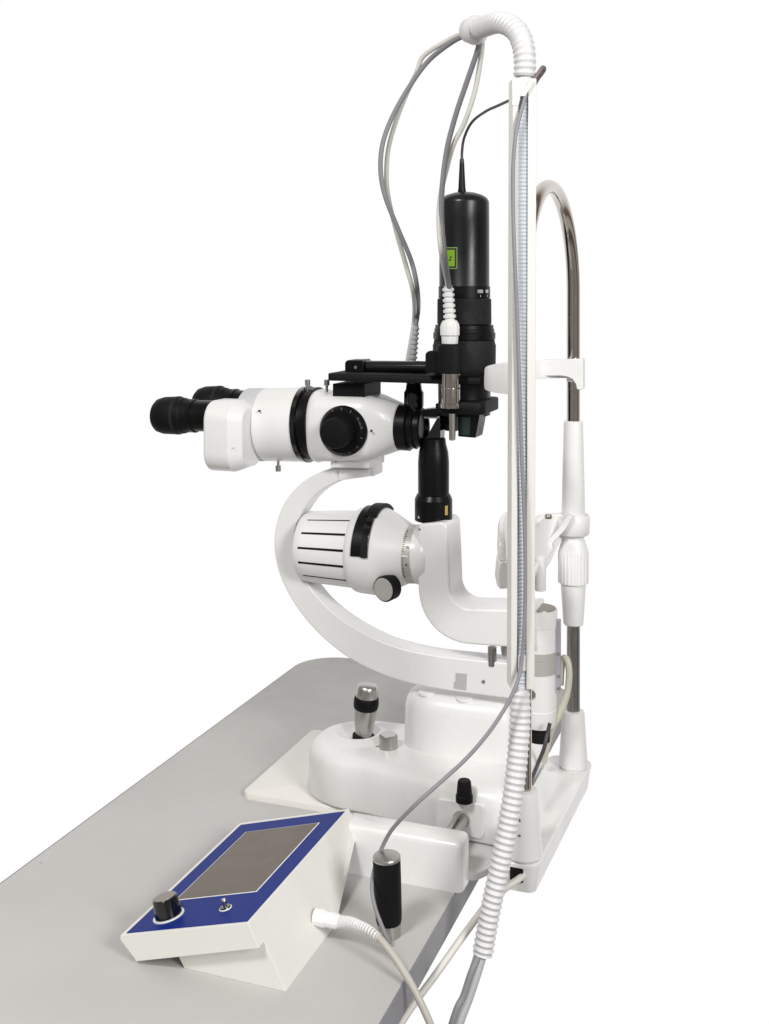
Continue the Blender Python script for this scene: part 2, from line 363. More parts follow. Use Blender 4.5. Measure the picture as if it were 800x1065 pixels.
# small steel lock knob
c = PZ(404, 779, CT - 0.002); s = mpp(c)
lk = build('lock_knob', lathe([(c - ZA*0.006, 9.6*s), (c + ZA*0.016, 9.6*s), (c + ZA*0.0185, 9.2*s), (c + ZA*0.0195, 8.4*s), (c + ZA*0.0193, 0)], ZA, 36), M['steel'], sp)
build('lock_mark', extrude([c - XA*0.016 - YA*0.004 + ZA*0.0015, c - XA*0.0155 - YA*0.0048 + ZA*0.0015, c - XA*0.0105 + YA*0.0032 + ZA*0.0015, c - XA*0.011 + YA*0.004 + ZA*0.0015], ZA*0.0011), M['ink'], car)
# black brake knob on the near edge
c = PZ(483, 828, 0.017); s = mpp(c)
build('brake_knob', lathe([(c - ZA*0.006, 9*s), (c + ZA*0.001, 9*s), (c + ZA*0.002, 8.2*s), (c + ZA*0.017, 7.0*s), (c + ZA*0.019, 6.0*s), (c + ZA*0.0192, 0)], ZA, 32), M['black_matte'], sp)
# ---- upper block
ubn = [(-0.050, YM - 0.030), (-0.0525, YM - 0.037), (-0.059, YM - 0.0405), (-0.07, YM - 0.0415), (-0.11, YM - 0.0455)]
ubt = [(-0.154 - 0.048 * math.sin(math.radians(a)), YM - 0.045 * math.cos(math.radians(a))) for a in range(0, 181, 8)]
ub = (ubn + ubt + [(x, 2 * YM - y) for x, y in ubn[::-1]])[::-1]
UZ = 0.094
bm = bmesh.new(); rings = []
for z, d in ((CT - 0.008, 0.001), (CT + 0.002, 0.0005), (0.072, 0.0018), (0.081, 0.004), (0.0875, 0.0072), (0.0915, 0.0112), (0.0935, 0.0155), (UZ, 0.020)):
    rings.append([Vector((-0.131 + (x + 0.1235) * (1 - d / 0.073), 0.086 + (y - YM) * 0.96 * (1 - d / 0.046), z)) for x, y in ub])
blk = build('swivel_block', skin_rings(bm, rings), M['enamel'], sp, sharp=60)
for px, py in ((444, 724), (483, 730)):
    c = PZ(px, py - 4, UZ); build('stop_disc', lathe([(c - ZA*0.002, 0.0112), (c + ZA*0.0008, 0.0110), (c + ZA*0.0016, 0.0098), (c + ZA*0.0016, 0)], ZA, 32), M['enamel'], blk)
# ---- pivot column
pc = [(756, 10), (755, 15), (745, 17.6), (740, 18), (731, 18)]
bm = lathe_v(561, 700, YM, [(756, 11), (754, 15.5), (749, 17.3), (743, 18.0), (736, 18.2), (735.5, 17.9), (700, 17.9), (636, 17.9), (634, 17.4)]); col = build('pivot_column', bm, M['enamel'], sp, sharp=30)
build('column_cap', lathe_v(561, 700, YM, [(640, 17.2), (633, 17.4), (631.5, 16.8), (631.4, 0)]), M['cap_brown'], col)
build('column_band', lathe_v(561, 700, YM, [(698, 17.5), (697.5, 18.5), (684, 18.5), (683.4, 17.9), (683, 18.5), (675.4, 18.5), (675, 17.5)]), M['grey_band'], col)
build('column_rim', lathe_v(561, 700, YM, [(650, 18.05), (649.6, 18.7), (634, 18.7), (632.5, 18.3), (632.3, 17.2)]), M['enamel'], col)
build('column_base', lathe_v(561, 750, YM, [(770, 11), (752, 11)]), M['black_deep'], col)
c = PY(553, 722, YM - 0.0215); build('column_screw', disc(c, -YA, 0.0052, 0.002, 28), M['steel_dark'], col)
# lavender latch strip on the patient's side of the column
c = PY(580, 682, YM); s = mpp(c)
ls = build('latch_strip', box(c.x - 3.2*s, c.x + 3.2*s, c.y - 0.004, c.y + 0.004, c.z - 38*s, c.z + 38*s), M['lavender'], col, 0.001)
for py in (680, 703, 716):
    p = PY(581.5, py, YM - 0.004); build('latch_screw', disc(p, -YA, 0.0021, 0.0012, 16), M['steel'], ls)
# ---- microscope arm (large C)
outer = [(389, 485), (372, 482), (350, 486), (331, 492), (313, 503), (299, 518), (290, 536), (285.5, 556), (285.5, 574), (289, 592), (296, 610), (306, 628), (321, 648), (340, 667), (362, 684), (386, 697), (412, 707), (445, 715), (485, 721), (530, 727), (556, 731)]
inner = [(556, 694), (530, 690), (490, 686), (455, 682), (420, 675), (392, 665), (366, 651), (344, 635), (327, 617), (314, 597), (307, 577), (306, 558), (310, 541), (319, 525), (333, 511), (352, 501), (372, 496), (389, 495.5)]
def smooth_px(q): return [(p.x, p.y) for p in spline([Vector((x, y, 0)) for x, y in q], 4)]
arm = build('microscope_arm', plate_y(smooth_px(outer) + smooth_px(inner), YM - 0.016, 0.034), M['enamel'], sp, 0.0022, 3, 40)
c = PY(503, 709, YM - 0.0163); build('arm_screw', disc(c, -YA, 0.0022, 0.0008, 16), M['steel_dark'], arm)
t0 = YM - 0.0166
build('tape_patch', plate_y([(474, 700), (485.5, 701), (485, 718), (472, 716), (472.5, 709), (474, 709)], t0, 0.0005), M['tape'], arm)
# mount under the microscope
mnt = build('microscope_mount', plate_y([(344, 477), (384, 478.5), (384, 487.5), (343.5, 486.5)], YM - 0.030, 0.058), M['enamel'], sp, 0.0015)
build('mount_foot', plate_y([(352, 487.8), (384, 488.4), (384, 495.5), (352, 500)], YM - 0.0185, 0.040), M['enamel'], arm, 0.0012)
for px in (349.5,): 
    c = PY(px, 480, YM - 0.0302); build('mount_screw', disc(c, -YA, 0.0012, 0.0006, 12), M['steel_dark'], mnt)
# ---- microscope
mic_c = PY(357, 445, YM)
# body: rounded box lofted into a cone
bm = bmesh.new(); rings = []
for px, hy, hz, n in ((330.5, 33, 36, 2.4), (333, 35.5, 37, 2.6), (337, 36.5, 37.2, 3.2), (343, 36.5, 34.2, 5), (386, 36, 33.4, 5.5), (393, 35, 32.4, 4.4), (404, 29.5, 29, 3.2), (416, 24.8, 25, 2.2), (417, 23.5, 24, 2)):
    c = PY(px, 441.5 + min(2, (px - 330) * 0.12), YM); s = mpp(c); rg = []
    for k in range(64):
        a = 2*PI*(k + 0.5)/64; ca, sa = math.cos(a), math.sin(a)
        q = (abs(ca)**n + abs(sa)**n) ** (-1/n)
        rg.append(c + YA * (q*ca*hy*s) + ZA * (q*sa*hz*s))
    rings.append(rg)
skin_rings(bm, rings); mb = build('microscope_body', bm, M['enamel'], sp, sharp=35)
def mh(name, pts, m, parent, Y=YM, sharp=32): return build(name, lathe_h(pts, Y), m, parent, sharp=sharp)
mh('objective_ring', [(415, 444, 22), (415.5, 444, 24), (427, 444.5, 24.3), (428, 444.5, 23)], M['black'], mb)
mh('objective_lens', [(427, 444.5, 20), (428, 444.5, 21.5), (434, 444.7, 22.3), (435, 444.7, 20.5), (440, 444.8, 20.5), (441.5, 444.8, 18.5), (441.2, 444.8, 16), (438, 444.8, 14), (438, 444.8, 0)], M['black'], mb)
# magnification knob on the near side
kc = PY(357.5, 448, YM - 0.0440); s = mpp(kc); kd = -YA
kn = build('magnification_dial', lathe([(kc + YA*0.004, 26.5*s), (kc + kd*0.002, 26.5*s), (kc + kd*0.0055, 25.5*s), (kc + kd*0.009, 22*s), (kc + kd*0.0095, 0)], kd, 56), M['black'], mb)
bm = bmesh.new()
for k in range(14):
    if k in (5, 6): continue
    a = 2*PI*k/14 + 0.2; d = XA * math.cos(a) + ZA * math.sin(a); t = XA * -math.sin(a) + ZA * math.cos(a)
    p = kc + d * 23.4*s + kd * 0.0086
    h = 1.4*s; w = 0.4*s
    nn = (kd * 0.9 + d * 0.4).normalized(); e = (d * 0.9 - kd * 0.4)
    skin_rings(bm, [[p - e*h - t*w, p + e*h - t*w, p + e*h + t*w, p - e*h + t*w], [q + nn*0.0004 for q in (p - e*h - t*w, p + e*h - t*w, p + e*h + t*w, p - e*h + t*w)]])
build('dial_marks', bm, M['dim_ink'], kn)
bm = bmesh.new(); rings = []
for h, r, rib in ((0.009, 15.5, 0), (0.010, 16.4, 1), (0.031, 15.8, 1), (0.033, 14.8, 0), (0.0336, 13.0, 0), (0.0332, 0.05, 0)):
    rings.append([kc + kd*h + (XA*math.cos(2*PI*k/96) + ZA*math.sin(2*PI*k/96)) * (r - (0.5 if rib and k % 4 == 0 else 0)) * s for k in range(96)])
skin_rings(bm, rings); build('dial_grip', bm, M['black_matte'], kn, sharp=25)
c = PY(386.5, 448, YM - 0.0442); build('body_mark', disc(c, -YA, 0.0016, 0.0006, 12), M['ink'], mb)
c = PY(327.5, 465.5, YM - 0.042); build('body_screw', disc(c, -YA, 0.0010, 0.0006, 12), M['steel_dark'], mb)
# dark joint and flange
mh('dark_flange', [(317, 441, 37.5), (317.5, 441, 39.4), (322, 441, 39.8), (322.6, 441, 38.4)], M['black_gloss'], mb)
mh('dark_joint', [(321, 441, 36.5), (328, 441, 36.5), (328.4, 441, 38.2), (332, 441, 38.4), (332.6, 441, 37)], M['black'], mb)
dr = mh('white_drum', [(277.5, 441.5, 36), (278, 441.5, 37.6), (310, 441.5, 38.2), (317, 441, 38.4), (317.6, 441, 37)], M['enamel'], mb)
mh('adapter_disc', [(258, 441.5, 33), (260, 441.5, 37.6), (276, 441.5, 37.8), (277.8, 441.5, 36.8)], M['pale_grey'], mb)
c = PY(270.4, 427.2, YM - 0.046); build('drum_mark', disc(c, -YA, 0.0014, 0.003, 14), M['ink'], dr)
def thumb_screw(px, py, up=1):
    c = PY(px, py, YM - 0.01); s = mpp(c); d = ZA * up
    return build('thumb_screw', lathe([(c - d*3*s, 1.4*s), (c + d*4*s, 1.4*s), (c + d*4.2*s, 2.9*s), (c + d*10*s, 2.9*s), (c + d*10.3*s, 2.2*s)], d, 20), M['steel'], mb)
thumb_screw(320, 405, 1); thumb_screw(340, 405, 1).scale = (1, 1, 1)
thumb_screw(289.5, 480, -1)
# prism housings (near and far)
def prism(Yc, py, hzp, xa, xb):
    c0 = PY(223, py, Yc); s = mpp(c0); x0 = PY(xa, py, Yc).x; x1 = PY(xb, py, Yc).x
    hz = hzp * s; hy = 0.040
    pr = round_rect(-hy, hy, -hz, hz, min(0.026, hz * 0.7), 8)
    rings = []
    for x, d in ((x0 - 0.0016, 0.0045), (x0 - 0.0006, 0.0016), (x0 + 0.0012, 0.0003), (x0 + 0.003, 0.0), (x1 - 0.017, 0.0), (x1 - 0.0165, 0.0005), (x1 - 0.004, 0.0052), (x1, 0.010)):
        rings.append([Vector((x, Yc + p.x, c0.z + p.y)) for p in offset(pr, d)])
    bm = bmesh.new(); skin_rings(bm, rings); return bm
YE = 0.047
ph = build('prism_housing', prism(YM - YE + 0.006, 451, 36, 227, 263), M['enamel'], mb, sharp=30)
pf = build('prism_housing', prism(YM + YE - 0.006, 455, 26, 246, 264), M['enamel'], mb, sharp=30)
c = PY(243.5, 466, YM - YE - 0.034); build('housing_screw', disc(c, -YA, 0.0008, 0.0006, 10), M['steel_dark'], ph)
def eyepiece(Yc, x0, py, parent, dy=0.0, label=None):
    e = build('eyepiece', lathe_h([(x0 + 37, py + dy*.9, 16.2), (x0 + 37.5, py + dy*.9, 17.4), (x0 + 41, py + dy, 17.6), (x0 + 41.5, py + dy, 16.2), (x0 + 78, py + dy*1.5, 15.8)], Yc), M['black'], parent, label=label)
    build('eye_cup', lathe_h([(x0 + 6, py, 8), (x0 + 1, py, 12.5), (x0 + 0.5, py, 14.5), (x0 + 3, py, 17.2), (x0 + 9, py, 19.2), (x0 + 20, py, 19.6), (x0 + 30, py + dy*.8, 18.4), (x0 + 31, py + dy*.8, 17.4), (x0 + 38, py + dy*.9, 17.2)], Yc), M['black_matte'], e)
    build('diopter_ring', lathe_h([(x0 + 21.5, py, 19.2), (x0 + 22, py, 19.9), (x0 + 24.5, py, 19.8), (x0 + 25, py, 19)], Yc), M['grip_black'], e)
    return e
eyepiece(YM - YE, 163, 432, ph, 0.4)
eyepiece(YM + YE, 205.5, 421, pf, 1.0)

# ---- illumination arm (L shape with a round boss)
L = [(434, 549), (437, 545), (460, 543), (465, 547), (466.5, 580), (467.5, 609)]
L += [(489 - 21.5 * math.cos(math.radians(t)), 611 + 22.3 * math.sin(math.radians(t))) for t in range(10, 91, 10)]
L += [(520, 634), (556, 634.5), (556, 674.5), (520, 672.8), (497, 671)]
L += [(492 - 57 * math.cos(math.radians(t)), 612 + 58.5 * math.sin(math.radians(t))) for t in range(88, 1, -7)]
L += [(434.3, 600)]
ia = build('illumination_arm', plate_y(L, YM - 0.030, 0.060), M['enamel'], sp, 0.0065, 5, 22)
c = PY(436.5, 550.5, YM - 0.0304); build('arm_grub_screw', disc(c, -YA, 0.0013, 0.0006, 12), M['steel_dark'], ia)
mh('lamp_boss', [(434.5, 576.5, 28), (436, 576.5, 30.5), (442, 576.8, 30), (448, 577, 27.5), (453, 577.2, 20), (456, 577.2, 8)], M['enamel'], ia, sharp=60)
c = PY(512, 676, YM - 0.012); build('stop_pin', lathe_v(512, 683, YM - 0.012, [(692, 4.6), (673, 4.6)]), M['steel_dark'], ia)
c = PY(527, 679, YM); build('arm_bush', lathe_v(531, 679, YM, [(681, 9), (676, 10), (670, 10)]), M['grey_band'], ia)
# ---- lamp housing
lh = build('lamp_housing', lathe_h([(318, 567.6, 20), (317, 567.6, 30), (318.5, 567.7, 34), (322, 568, 35.8), (328, 568.3, 36.6), (373, 571.2, 39.6), (373.4, 571.2, 41.4), (376, 571.4, 43.0), (380, 571.8, 43.8), (396, 572.6, 45.2), (399, 572.8, 45.0), (403, 573.2, 43.2), (408, 573.8, 40.6), (427, 575.7, 30.4), (428, 575.7, 28)], YM), M['enamel'], sp, sharp=28)
# cooling slots along the lamp
bm0 = PY(322, 568, YM); u = -YA; v = ZA
for ang, xa, xb in ((58, 318, 366), (33, 313, 361), (9.5, 309, 358), (-14, 308.5, 358), (-40, 311, 359)):
    a = math.radians(ang)
    rings = []
    for t in (0, 1):
        px = (324 + 4 * abs(ang) / 60) + (371.5 - 324 - 4 * abs(ang) / 60) * t
        cpt = PY(px, 568.3 + (px - 328) * 0.0644, YM); r = (36.62 + (px - 328) * 0.0667) * mpp(cpt) 
        d = u * math.cos(a) + v * math.sin(a); tt = u * -math.sin(a) + v * math.cos(a)
        w = (0.0013 if t == 0 else 0.0016) * (0.55 if ang in (58, -40) else 1)
        rings.append([cpt + d * (r + 0.0003) - tt * w, cpt + d * (r + 0.0003) + tt * w, cpt + d * (r - 0.002) + tt * w, cpt + d * (r - 0.002) - tt * w])
    b2 = bmesh.new(); skin_rings(b2, rings); build('cooling_slot', b2, M['black_deep'], lh)
# black filter ring segment on the lamp
ca, cb_ = PY(381, 571.8, YM), PY(398, 572.7, YM); axl = (cb_ - ca)
fr = build('filter_ring', arc_patch(ca, axl, u, v, 43.5*mpp(ca), math.radians(4), math.radians(190), 0.0, axl.length * 1.0, 40, t=0.0030), M['black'], lh, 0.0008)
build('filter_rim', arc_patch(ca, axl, u, v, 45.0*mpp(ca), math.radians(3), math.radians(191), axl.length * 0.62, axl.length * 1.05, 40, t=0.0032), M['black_gloss'], fr, 0.0008)
build('filter_lever', arc_patch(ca, axl, u, v, 44.0*mpp(ca), math.radians(58), math.radians(128), axl.length * 0.45, axl.length * 1.12, 24, t=0.0058), M['black_matte'], lh, 0.0015)
c = PY(374.5, 583.5, YM - 0.0545); build('lamp_screw', disc(c, -YA, 0.0032, 0.0014, 20), M['grey_band'], lh)
gr = mh('graduated_ring', [(426.5, 575.7, 28), (426.6, 575.7, 30.3), (436, 576.3, 29.9), (436.2, 576.3, 28)], M['grey_ring'], lh)
g0 = PY(427, 575.7, YM); g1 = PY(436, 576.3, YM); ga = (g1 - g0).normalized(); gs = mpp(g0)
bm = bmesh.new()
for k in range(25):
    a = math.radians(-38 + k * 4.2); l = 0.0034 if k % 5 == 0 else 0.0022
    if k in (11, 12): continue
    arc_patch(g0, ga, u, v, 30.25*gs, a, a + math.radians(1.1), 0.0008, 0.0008 + l, 2, bm)
build('scale_marks', bm, M['ink'], gr)
build('index_mark', arc_patch(g0, ga, u, v, 30.25*gs, math.radians(5.5), math.radians(9.5), 0.001, 0.0095, 2), M['white_ink'], gr)
for ang in (24, -9):
    a = math.radians(ang); d = u * math.cos(a) + v * math.sin(a); tt = u * -math.sin(a) + v * math.cos(a)
    build('scale_number', text_bm('10' if ang > 0 else '0', 0.0048, g0 + ga*0.0072 + d * (30.25*gs), ga, tt), M['ink'], gr)
# tilt knob below lamp
kc = PY(399, 613, YM - 0.050); s = mpp(kc); kd = Vector((-0.28, -0.95, -0.05)).normalized()
tk = build('slit_knob', lathe([(kc - kd*0.016, 8*s), (kc - kd*0.016, 13.4*s), (kc - kd*0.001, 13.4*s), (kc, 12.8*s), (kc + kd*0.0003, 12.5*s), (kc + kd*0.0003, 0)], kd, 44), M['black_matte'], lh)
build('knob_face', lathe([(kc + kd*0.0002, 12.0*s), (kc + kd*0.0012, 11.6*s), (kc + kd*0.0012, 0)], kd, 44), M['grey_band'], tk)
# ---- illumination tower (black tube with tilted mirror)
tw = build('prism_tower', lathe_v(451, 500, YM, [(541, 19), (540.5, 19.6), (519, 19.6), (514, 17.4), (513, 16.2), (480, 16.2), (470, 15.4), (461, 13), (456, 12.6), (455, 11.5)]), M['black'], sp, sharp=14)
c = PY(451, 540, YM); ms = mpp(c)
cyl_r = 19.6*ms
bm = text_bm('▲', 0.004, c + Vector((-0.55, -0.835, 0)).normalized() * cyl_r + ZA*0.0055, Vector((0.835, -0.55, 0)).normalized(), ZA)
build('index_triangle', bm, M['white_ink'], tw)
rv = Vector((0.83, -0.55, 0)).normalized(); tv = Vector((0.55, 0.83, 0)).normalized()
build('gold_marks', arc_patch(c, ZA, rv, tv, cyl_r, math.radians(-2), math.radians(9), 0.009, 0.021, 4), M['gold_ink'], tw)
build('mirror_mount', plate_y([(441.5, 456), (458, 456), (458, 434.5), (455, 434), (445, 452)], YM - 0.010, 0.020), M['black_gloss'], tw, 0.0008)
build('mirror_bracket', plate_y([(439, 426), (457, 424.5), (457, 433), (452, 434.5), (439, 434)], YM - 0.012, 0.022), M['black'], tw, 0.0008)
c = PY(448, 434.5, YM - 0.0125); build('bracket_highlight', box(c.x - 0.009, c.x + 0.010, c.y, c.y + 0.002, c.z - 0.0009, c.z + 0.0009), M['steel'], tw)  # bright strip built in as the highlight along the black bracket
build('bracket_post', plate_y([(453, 420), (459, 418), (460, 433), (453, 434)], YM - 0.004, 0.012), M['black_matte'], tw, 0.0008)

# ================================================================== LASER ATTACHMENT
lz = empty('laser_attachment', PY(370, 413, YM), 'black cylindrical laser head on a black bracket plate above the microscope', 'laser')
blk2 = build('spacer_block', plate_y([(346, 399), (379, 399), (379, 414), (346, 413)], YM - 0.030, 0.062), M['black_matte'], lz, 0.001)
# bracket plate
z1 = CAM.z - 87.5 * 1.40 / F
def plan_px(pts, z): return [(PZ(x, y, z).x, PZ(x, y, z).y) for x, y in pts]
X0 = PY(340, 390, YM - 0.045).x; XR = PY(503, 390, YM - 0.045).x
zt = PY(420, 390.5, YM - 0.045).z
pl = round_rect(X0, XR, YM - 0.045, YM + 0.048, 0.006, 5)
bpx = build('bracket_plate', loft_plan(pl, [(zt - 0.0095, 0.0012), (zt - 0.0085, 0.0), (zt - 0.001, 0.0), (zt, 0.001)]), M['black_matte'], lz, sharp=50)
# rod lying on the plate, with its end block
e0 = PY(367, 381, YM + 0.005); s = mpp(e0)
build('end_block', plate_y([(358.5, 389), (358.5, 377), (361, 374.5), (377, 374.5), (378, 377), (378, 389)], YM - 0.008, 0.03), M['black'], lz, 0.0015)
c = PY(370, 382, YM - 0.0084); build('end_block_screw', disc(c, -YA, 0.0022, 0.0008, 16), M['steel'], lz)
build('guide_rod', lathe_h([(376, 381.5, 6.6), (446, 382, 6.6)], YM + 0.006), M['black_gloss'], lz)
# laser cylinder
LX, LY = 483, YM + 0.004
def lv(name, prof, m, parent=lz, sharp=32): return build(name, lathe_v(LX, 300, LY, prof, 64), m, parent, sharp=sharp)
lb = lv('laser_housing', [(366, 26), (310, 26.2), (298, 26.2), (297.5, 26.0), (230, 26.0), (211, 25.8), (209, 25.4), (206, 23.5), (203, 19), (200.5, 11), (199.5, 3), (199.5, 0.1)], M['laser_black'], sharp=40)
lv('scale_collar', [(310, 26.2), (309.5, 26.9), (298, 26.8), (297.6, 26.0)], M['black'], lb)
lv('focus_grip', [(337, 27.4), (336.5, 28.2), (311.5, 28.0), (310.6, 27.4), (310.4, 26)], M['grip_black'], lb)
lv('lower_collar', [(353, 30), (352.6, 32.2), (346, 32.4), (345.4, 31.2), (342, 31.2), (341.6, 30.4), (338, 30.2), (337.4, 28)], M['black'], lb)
lv('base_collar', [(389, 31), (379, 32.6), (359, 32.8), (357, 32), (353.4, 31.4), (353, 30)], M['grip_black'], lb)
# white figures on the collar
c = PY(LX, 300, LY); s = mpp(c)
view = (CAM - c); view.z = 0; view.normalize(); sidev = ZA.cross(view).normalized()
def on_laser(px, py, rpx):
    off = (px - LX) / rpx; a = math.asin(max(-0.98, min(0.98, off))); d = view * math.cos(a) + sidev * math.sin(a)
    tg = sidev * math.cos(a) - view * math.sin(a)
    return Vector((c.x, c.y, CAM.z + (300 - py)*s)) + d * rpx * s, tg, d
for txt, px, py in (('100', 499, 303.2), ('80', 506.3, 303.2)):
    p, tg, d = on_laser(px, py, 26.95)
    build('scale_figure', text_bm(txt, 0.0062, p, tg, ZA), M['white_ink'], lb)
for px in (499.5, 506.5):
    p, tg, d = on_laser(px, 307.8, 26.95); b2 = bmesh.new()
    skin_rings(b2, [[p - tg*0.0003 - ZA*0.0011, p + tg*0.0003 - ZA*0.0011, p + tg*0.0003 + ZA*0.0011, p - tg*0.0003 + ZA*0.0011], [q + d*0.0003 for q in (p - tg*0.0003 - ZA*0.0011, p + tg*0.0003 - ZA*0.0011, p + tg*0.0003 + ZA*0.0011, p - tg*0.0003 + ZA*0.0011)]])
    build('scale_tick', b2, M['white_ink'], lb)
# green warning label, wrapped round the housing
def ang(px): return math.asin((px - LX) / 26.0)
zc = CAM.z + (300 - 269)*s; c3 = Vector((c.x, c.y, zc)); hh = 11*s
a1 = ang(475.8); a0 = a1 - 0.62
lab = build('warning_label', arc_patch(c3, ZA, view, sidev, 26.0*s, a0, a1, -hh, hh, 14, t=0.0002), M['green_line'], lb)
build('label_border', arc_patch(c3, ZA, view, sidev, 26.0*s + 0.0002, a0 + 0.025, a1 - 0.025, -hh + 0.0008, hh - 0.0008, 14, t=0.0002), M['ink'], lab)
build('label_field', arc_patch(c3, ZA, view, sidev, 26.0*s + 0.0004, a0 + 0.10, a1 - 0.10, -hh + 0.0032, hh - 0.0032, 14, t=0.0002), M['green'], lab)
for k, (dx, dz, w, h) in enumerate(((0.31, 0.0012, 0.05, 0.0008), (0.36, -0.0022, 0.07, 0.0009))):
    build('label_print', arc_patch(c3 + ZA*dz, ZA, view, sidev, 26.0*s + 0.0006, a1 - dx, a1 - dx + w + 0.05, -h, h, 3, t=0.0002), M['ink'], lab)
# cord relief on top
build('cord_relief', lathe_v(480.5, 180, LY, [(201, 4.0), (199, 4.4), (196, 3.8), (168, 2.4), (165, 2.0)], 20), M['black'], lb)
# under the plate: dark body, lower plate, prism box
lv('lower_body', [(431, 27), (397, 27.5)], M['laser_black'], lz)
zl = PY(480, 417.5, YM - 0.045).z
xl0 = PY(455, 424, YM - 0.045).x; xl1 = PY(504, 424, YM - 0.045).x
build('lower_plate', loft_plan(round_rect(xl0, xl1, YM - 0.052, YM + 0.035, 0.014, 6), [(zl - 0.0155, 0.001), (zl - 0.0145, 0), (zl - 0.001, 0), (zl, 0.001)]), M['black_matte'], lz, sharp=50)
pb = build('prism_box', plate_y([(476, 431), (499, 431), (494.5, 455.5), (476.5, 454)], YM - 0.034, 0.034), M['black'], lz, 0.0008)
build('prism_window', plate_y([(478.5, 434), (489.5, 434), (488.5, 453), (478.5, 452)], YM - 0.0346, 0.002), M['glass_green'], pb)
build('rear_prism', plate_y([(459, 431), (475, 431), (474, 449), (463, 448), (457, 440)], YM + 0.004, 0.02), M['black_matte'], lz, 0.0008)
# steel barrel on the near edge with its black cap
SX, SY = 469, YM - 0.052
def sv(name, prof, m, parent=lz, x=SX, Y=SY, seg=40): return build(name, lathe_v(x, 400, Y, prof, seg), m, parent)
sb = sv('steel_barrel', [(424.5, 10), (424, 11.2), (419.5, 11.2), (419, 10.2), (404, 10.0), (403.4, 9.8), (402.8, 10.2), (384, 10.2)], M['chrome'])
for k in range(2):
    px = (461, 476)[k]; cpx = PY(px, 421, SY - 0.0105); build('barrel_screw', disc(cpx, -YA, 0.0022, 0.0012, 16), M['steel'], sb)
sv('barrel_cap', [(388, 14), (387, 15.2), (362, 15.0), (359, 14.4), (357.4, 12.5), (357.2, 0.1)], M['black_matte'], sb)
build('cap_lug', plate_y([(442, 388), (442, 368), (445, 365), (457, 364.5), (459, 388)], SY - 0.008, 0.022), M['black_matte'], sb, 0.002)
sv('barrel_pin', [(458, 2.4), (457, 3.4), (430, 3.5)], M['steel'], sb, 470.5)
# small pivot under the plate, left of the barrel
sv('pivot_barrel', [(424, 9.8), (421, 10.4), (408, 10.4), (405, 8.6), (398, 7.8)], M['black_gloss'], lz, 430.5, YM + 0.004)
# grey cord gland behind rod
gg0 = PY(428.5, 376, YM + 0.030)
build('cord_gland', lathe_v(428.5, 376, YM + 0.030, [(390, 8), (378, 8), (376, 6)]), M['black'], lz)

# ================================================================== CABLE CHANNEL (open trunking) and hose
ch = empty('cable_channel', PW(542, 718, 1.222), 'tall cream open-fronted cable channel standing in front of the near chrome post', 'cable channel')
cb0, ct0 = PW(541.6, 716, 1.222), PW(543.6, 82, 1.222)
W, D, T = 0.0143, 0.026, 0.0022
sl_, sr_ = -0.0046, 0.0052
WL = 0.0112             # slot edges
prof = [(sl_, 0), (-WL, 0.0), (-WL, 0.0012), (-WL, D), (W, D), (W, 0.0012), (W, 0), (sr_, 0), (sr_, T), (W - T, T), (W - T, D - T), (-WL + T, D - T), (-WL + T, T), (sl_, T)]
r_ax = (RIGHT * math.cos(0.06) + FWD * math.sin(0.06)); f_ax = (FWD * math.cos(0.06) - RIGHT * math.sin(0.06))
bm = bmesh.new()
skin_rings(bm, [[cpt + r_ax * x + f_ax * (y - 0.004) for x, y in prof] for cpt in (cb0, ct0)])
build('channel_body', bm, M['channel'], ch, 0.0008, 2)
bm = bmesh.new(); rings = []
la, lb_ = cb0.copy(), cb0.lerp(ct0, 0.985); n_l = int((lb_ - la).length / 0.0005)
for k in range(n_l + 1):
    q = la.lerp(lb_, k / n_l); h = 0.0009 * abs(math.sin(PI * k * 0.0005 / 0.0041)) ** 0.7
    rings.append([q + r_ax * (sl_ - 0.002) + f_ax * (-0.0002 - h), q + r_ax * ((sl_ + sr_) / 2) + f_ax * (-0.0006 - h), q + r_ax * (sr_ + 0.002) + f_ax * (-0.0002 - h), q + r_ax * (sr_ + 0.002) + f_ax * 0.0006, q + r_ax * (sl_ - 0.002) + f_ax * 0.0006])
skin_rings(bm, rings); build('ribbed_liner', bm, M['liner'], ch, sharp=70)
# white clip on the slot at bottom
p = PW(542.5, 690, 1.2165)
build('cable_clip', extrude([p - r_ax*0.0035 - ZA*0.008, p + r_ax*0.0045 - ZA*0.008, p + r_ax*0.0045 + ZA*0.008, p - r_ax*0.0035 + ZA*0.008], f_ax*0.003), M['plastic_white'], ch, 0.0006)
build('front_cover', extrude([PW(532.8, 110, 1.2168), PW(539.4, 110, 1.2168), PW(541.5, 100, 1.2168), PW(553.5, 82, 1.2168), PW(532.8, 82, 1.2168)], f_ax*0.0016), M['channel'], ch, 0.0004)
# folded lip at the top of the slot
p = PW(545, 90, 1.2165)
build('top_lip', extrude([PW(541, 100, 1.2150), PW(546.5, 100, 1.2150), PW(556.8, 83, 1.2150), PW(551, 83, 1.2150)], f_ax*0.0016), M['channel'], ch, 0.0004)
for zc_ in (0.20, 0.45):
    p = Vector((0, PYN, zc_)); q = PW(543, 300, 1.25); q.z = zc_
    bm = sweep([q, p], 0.005, 12); build('channel_clamp', bm, M['plastic_white'], ch)

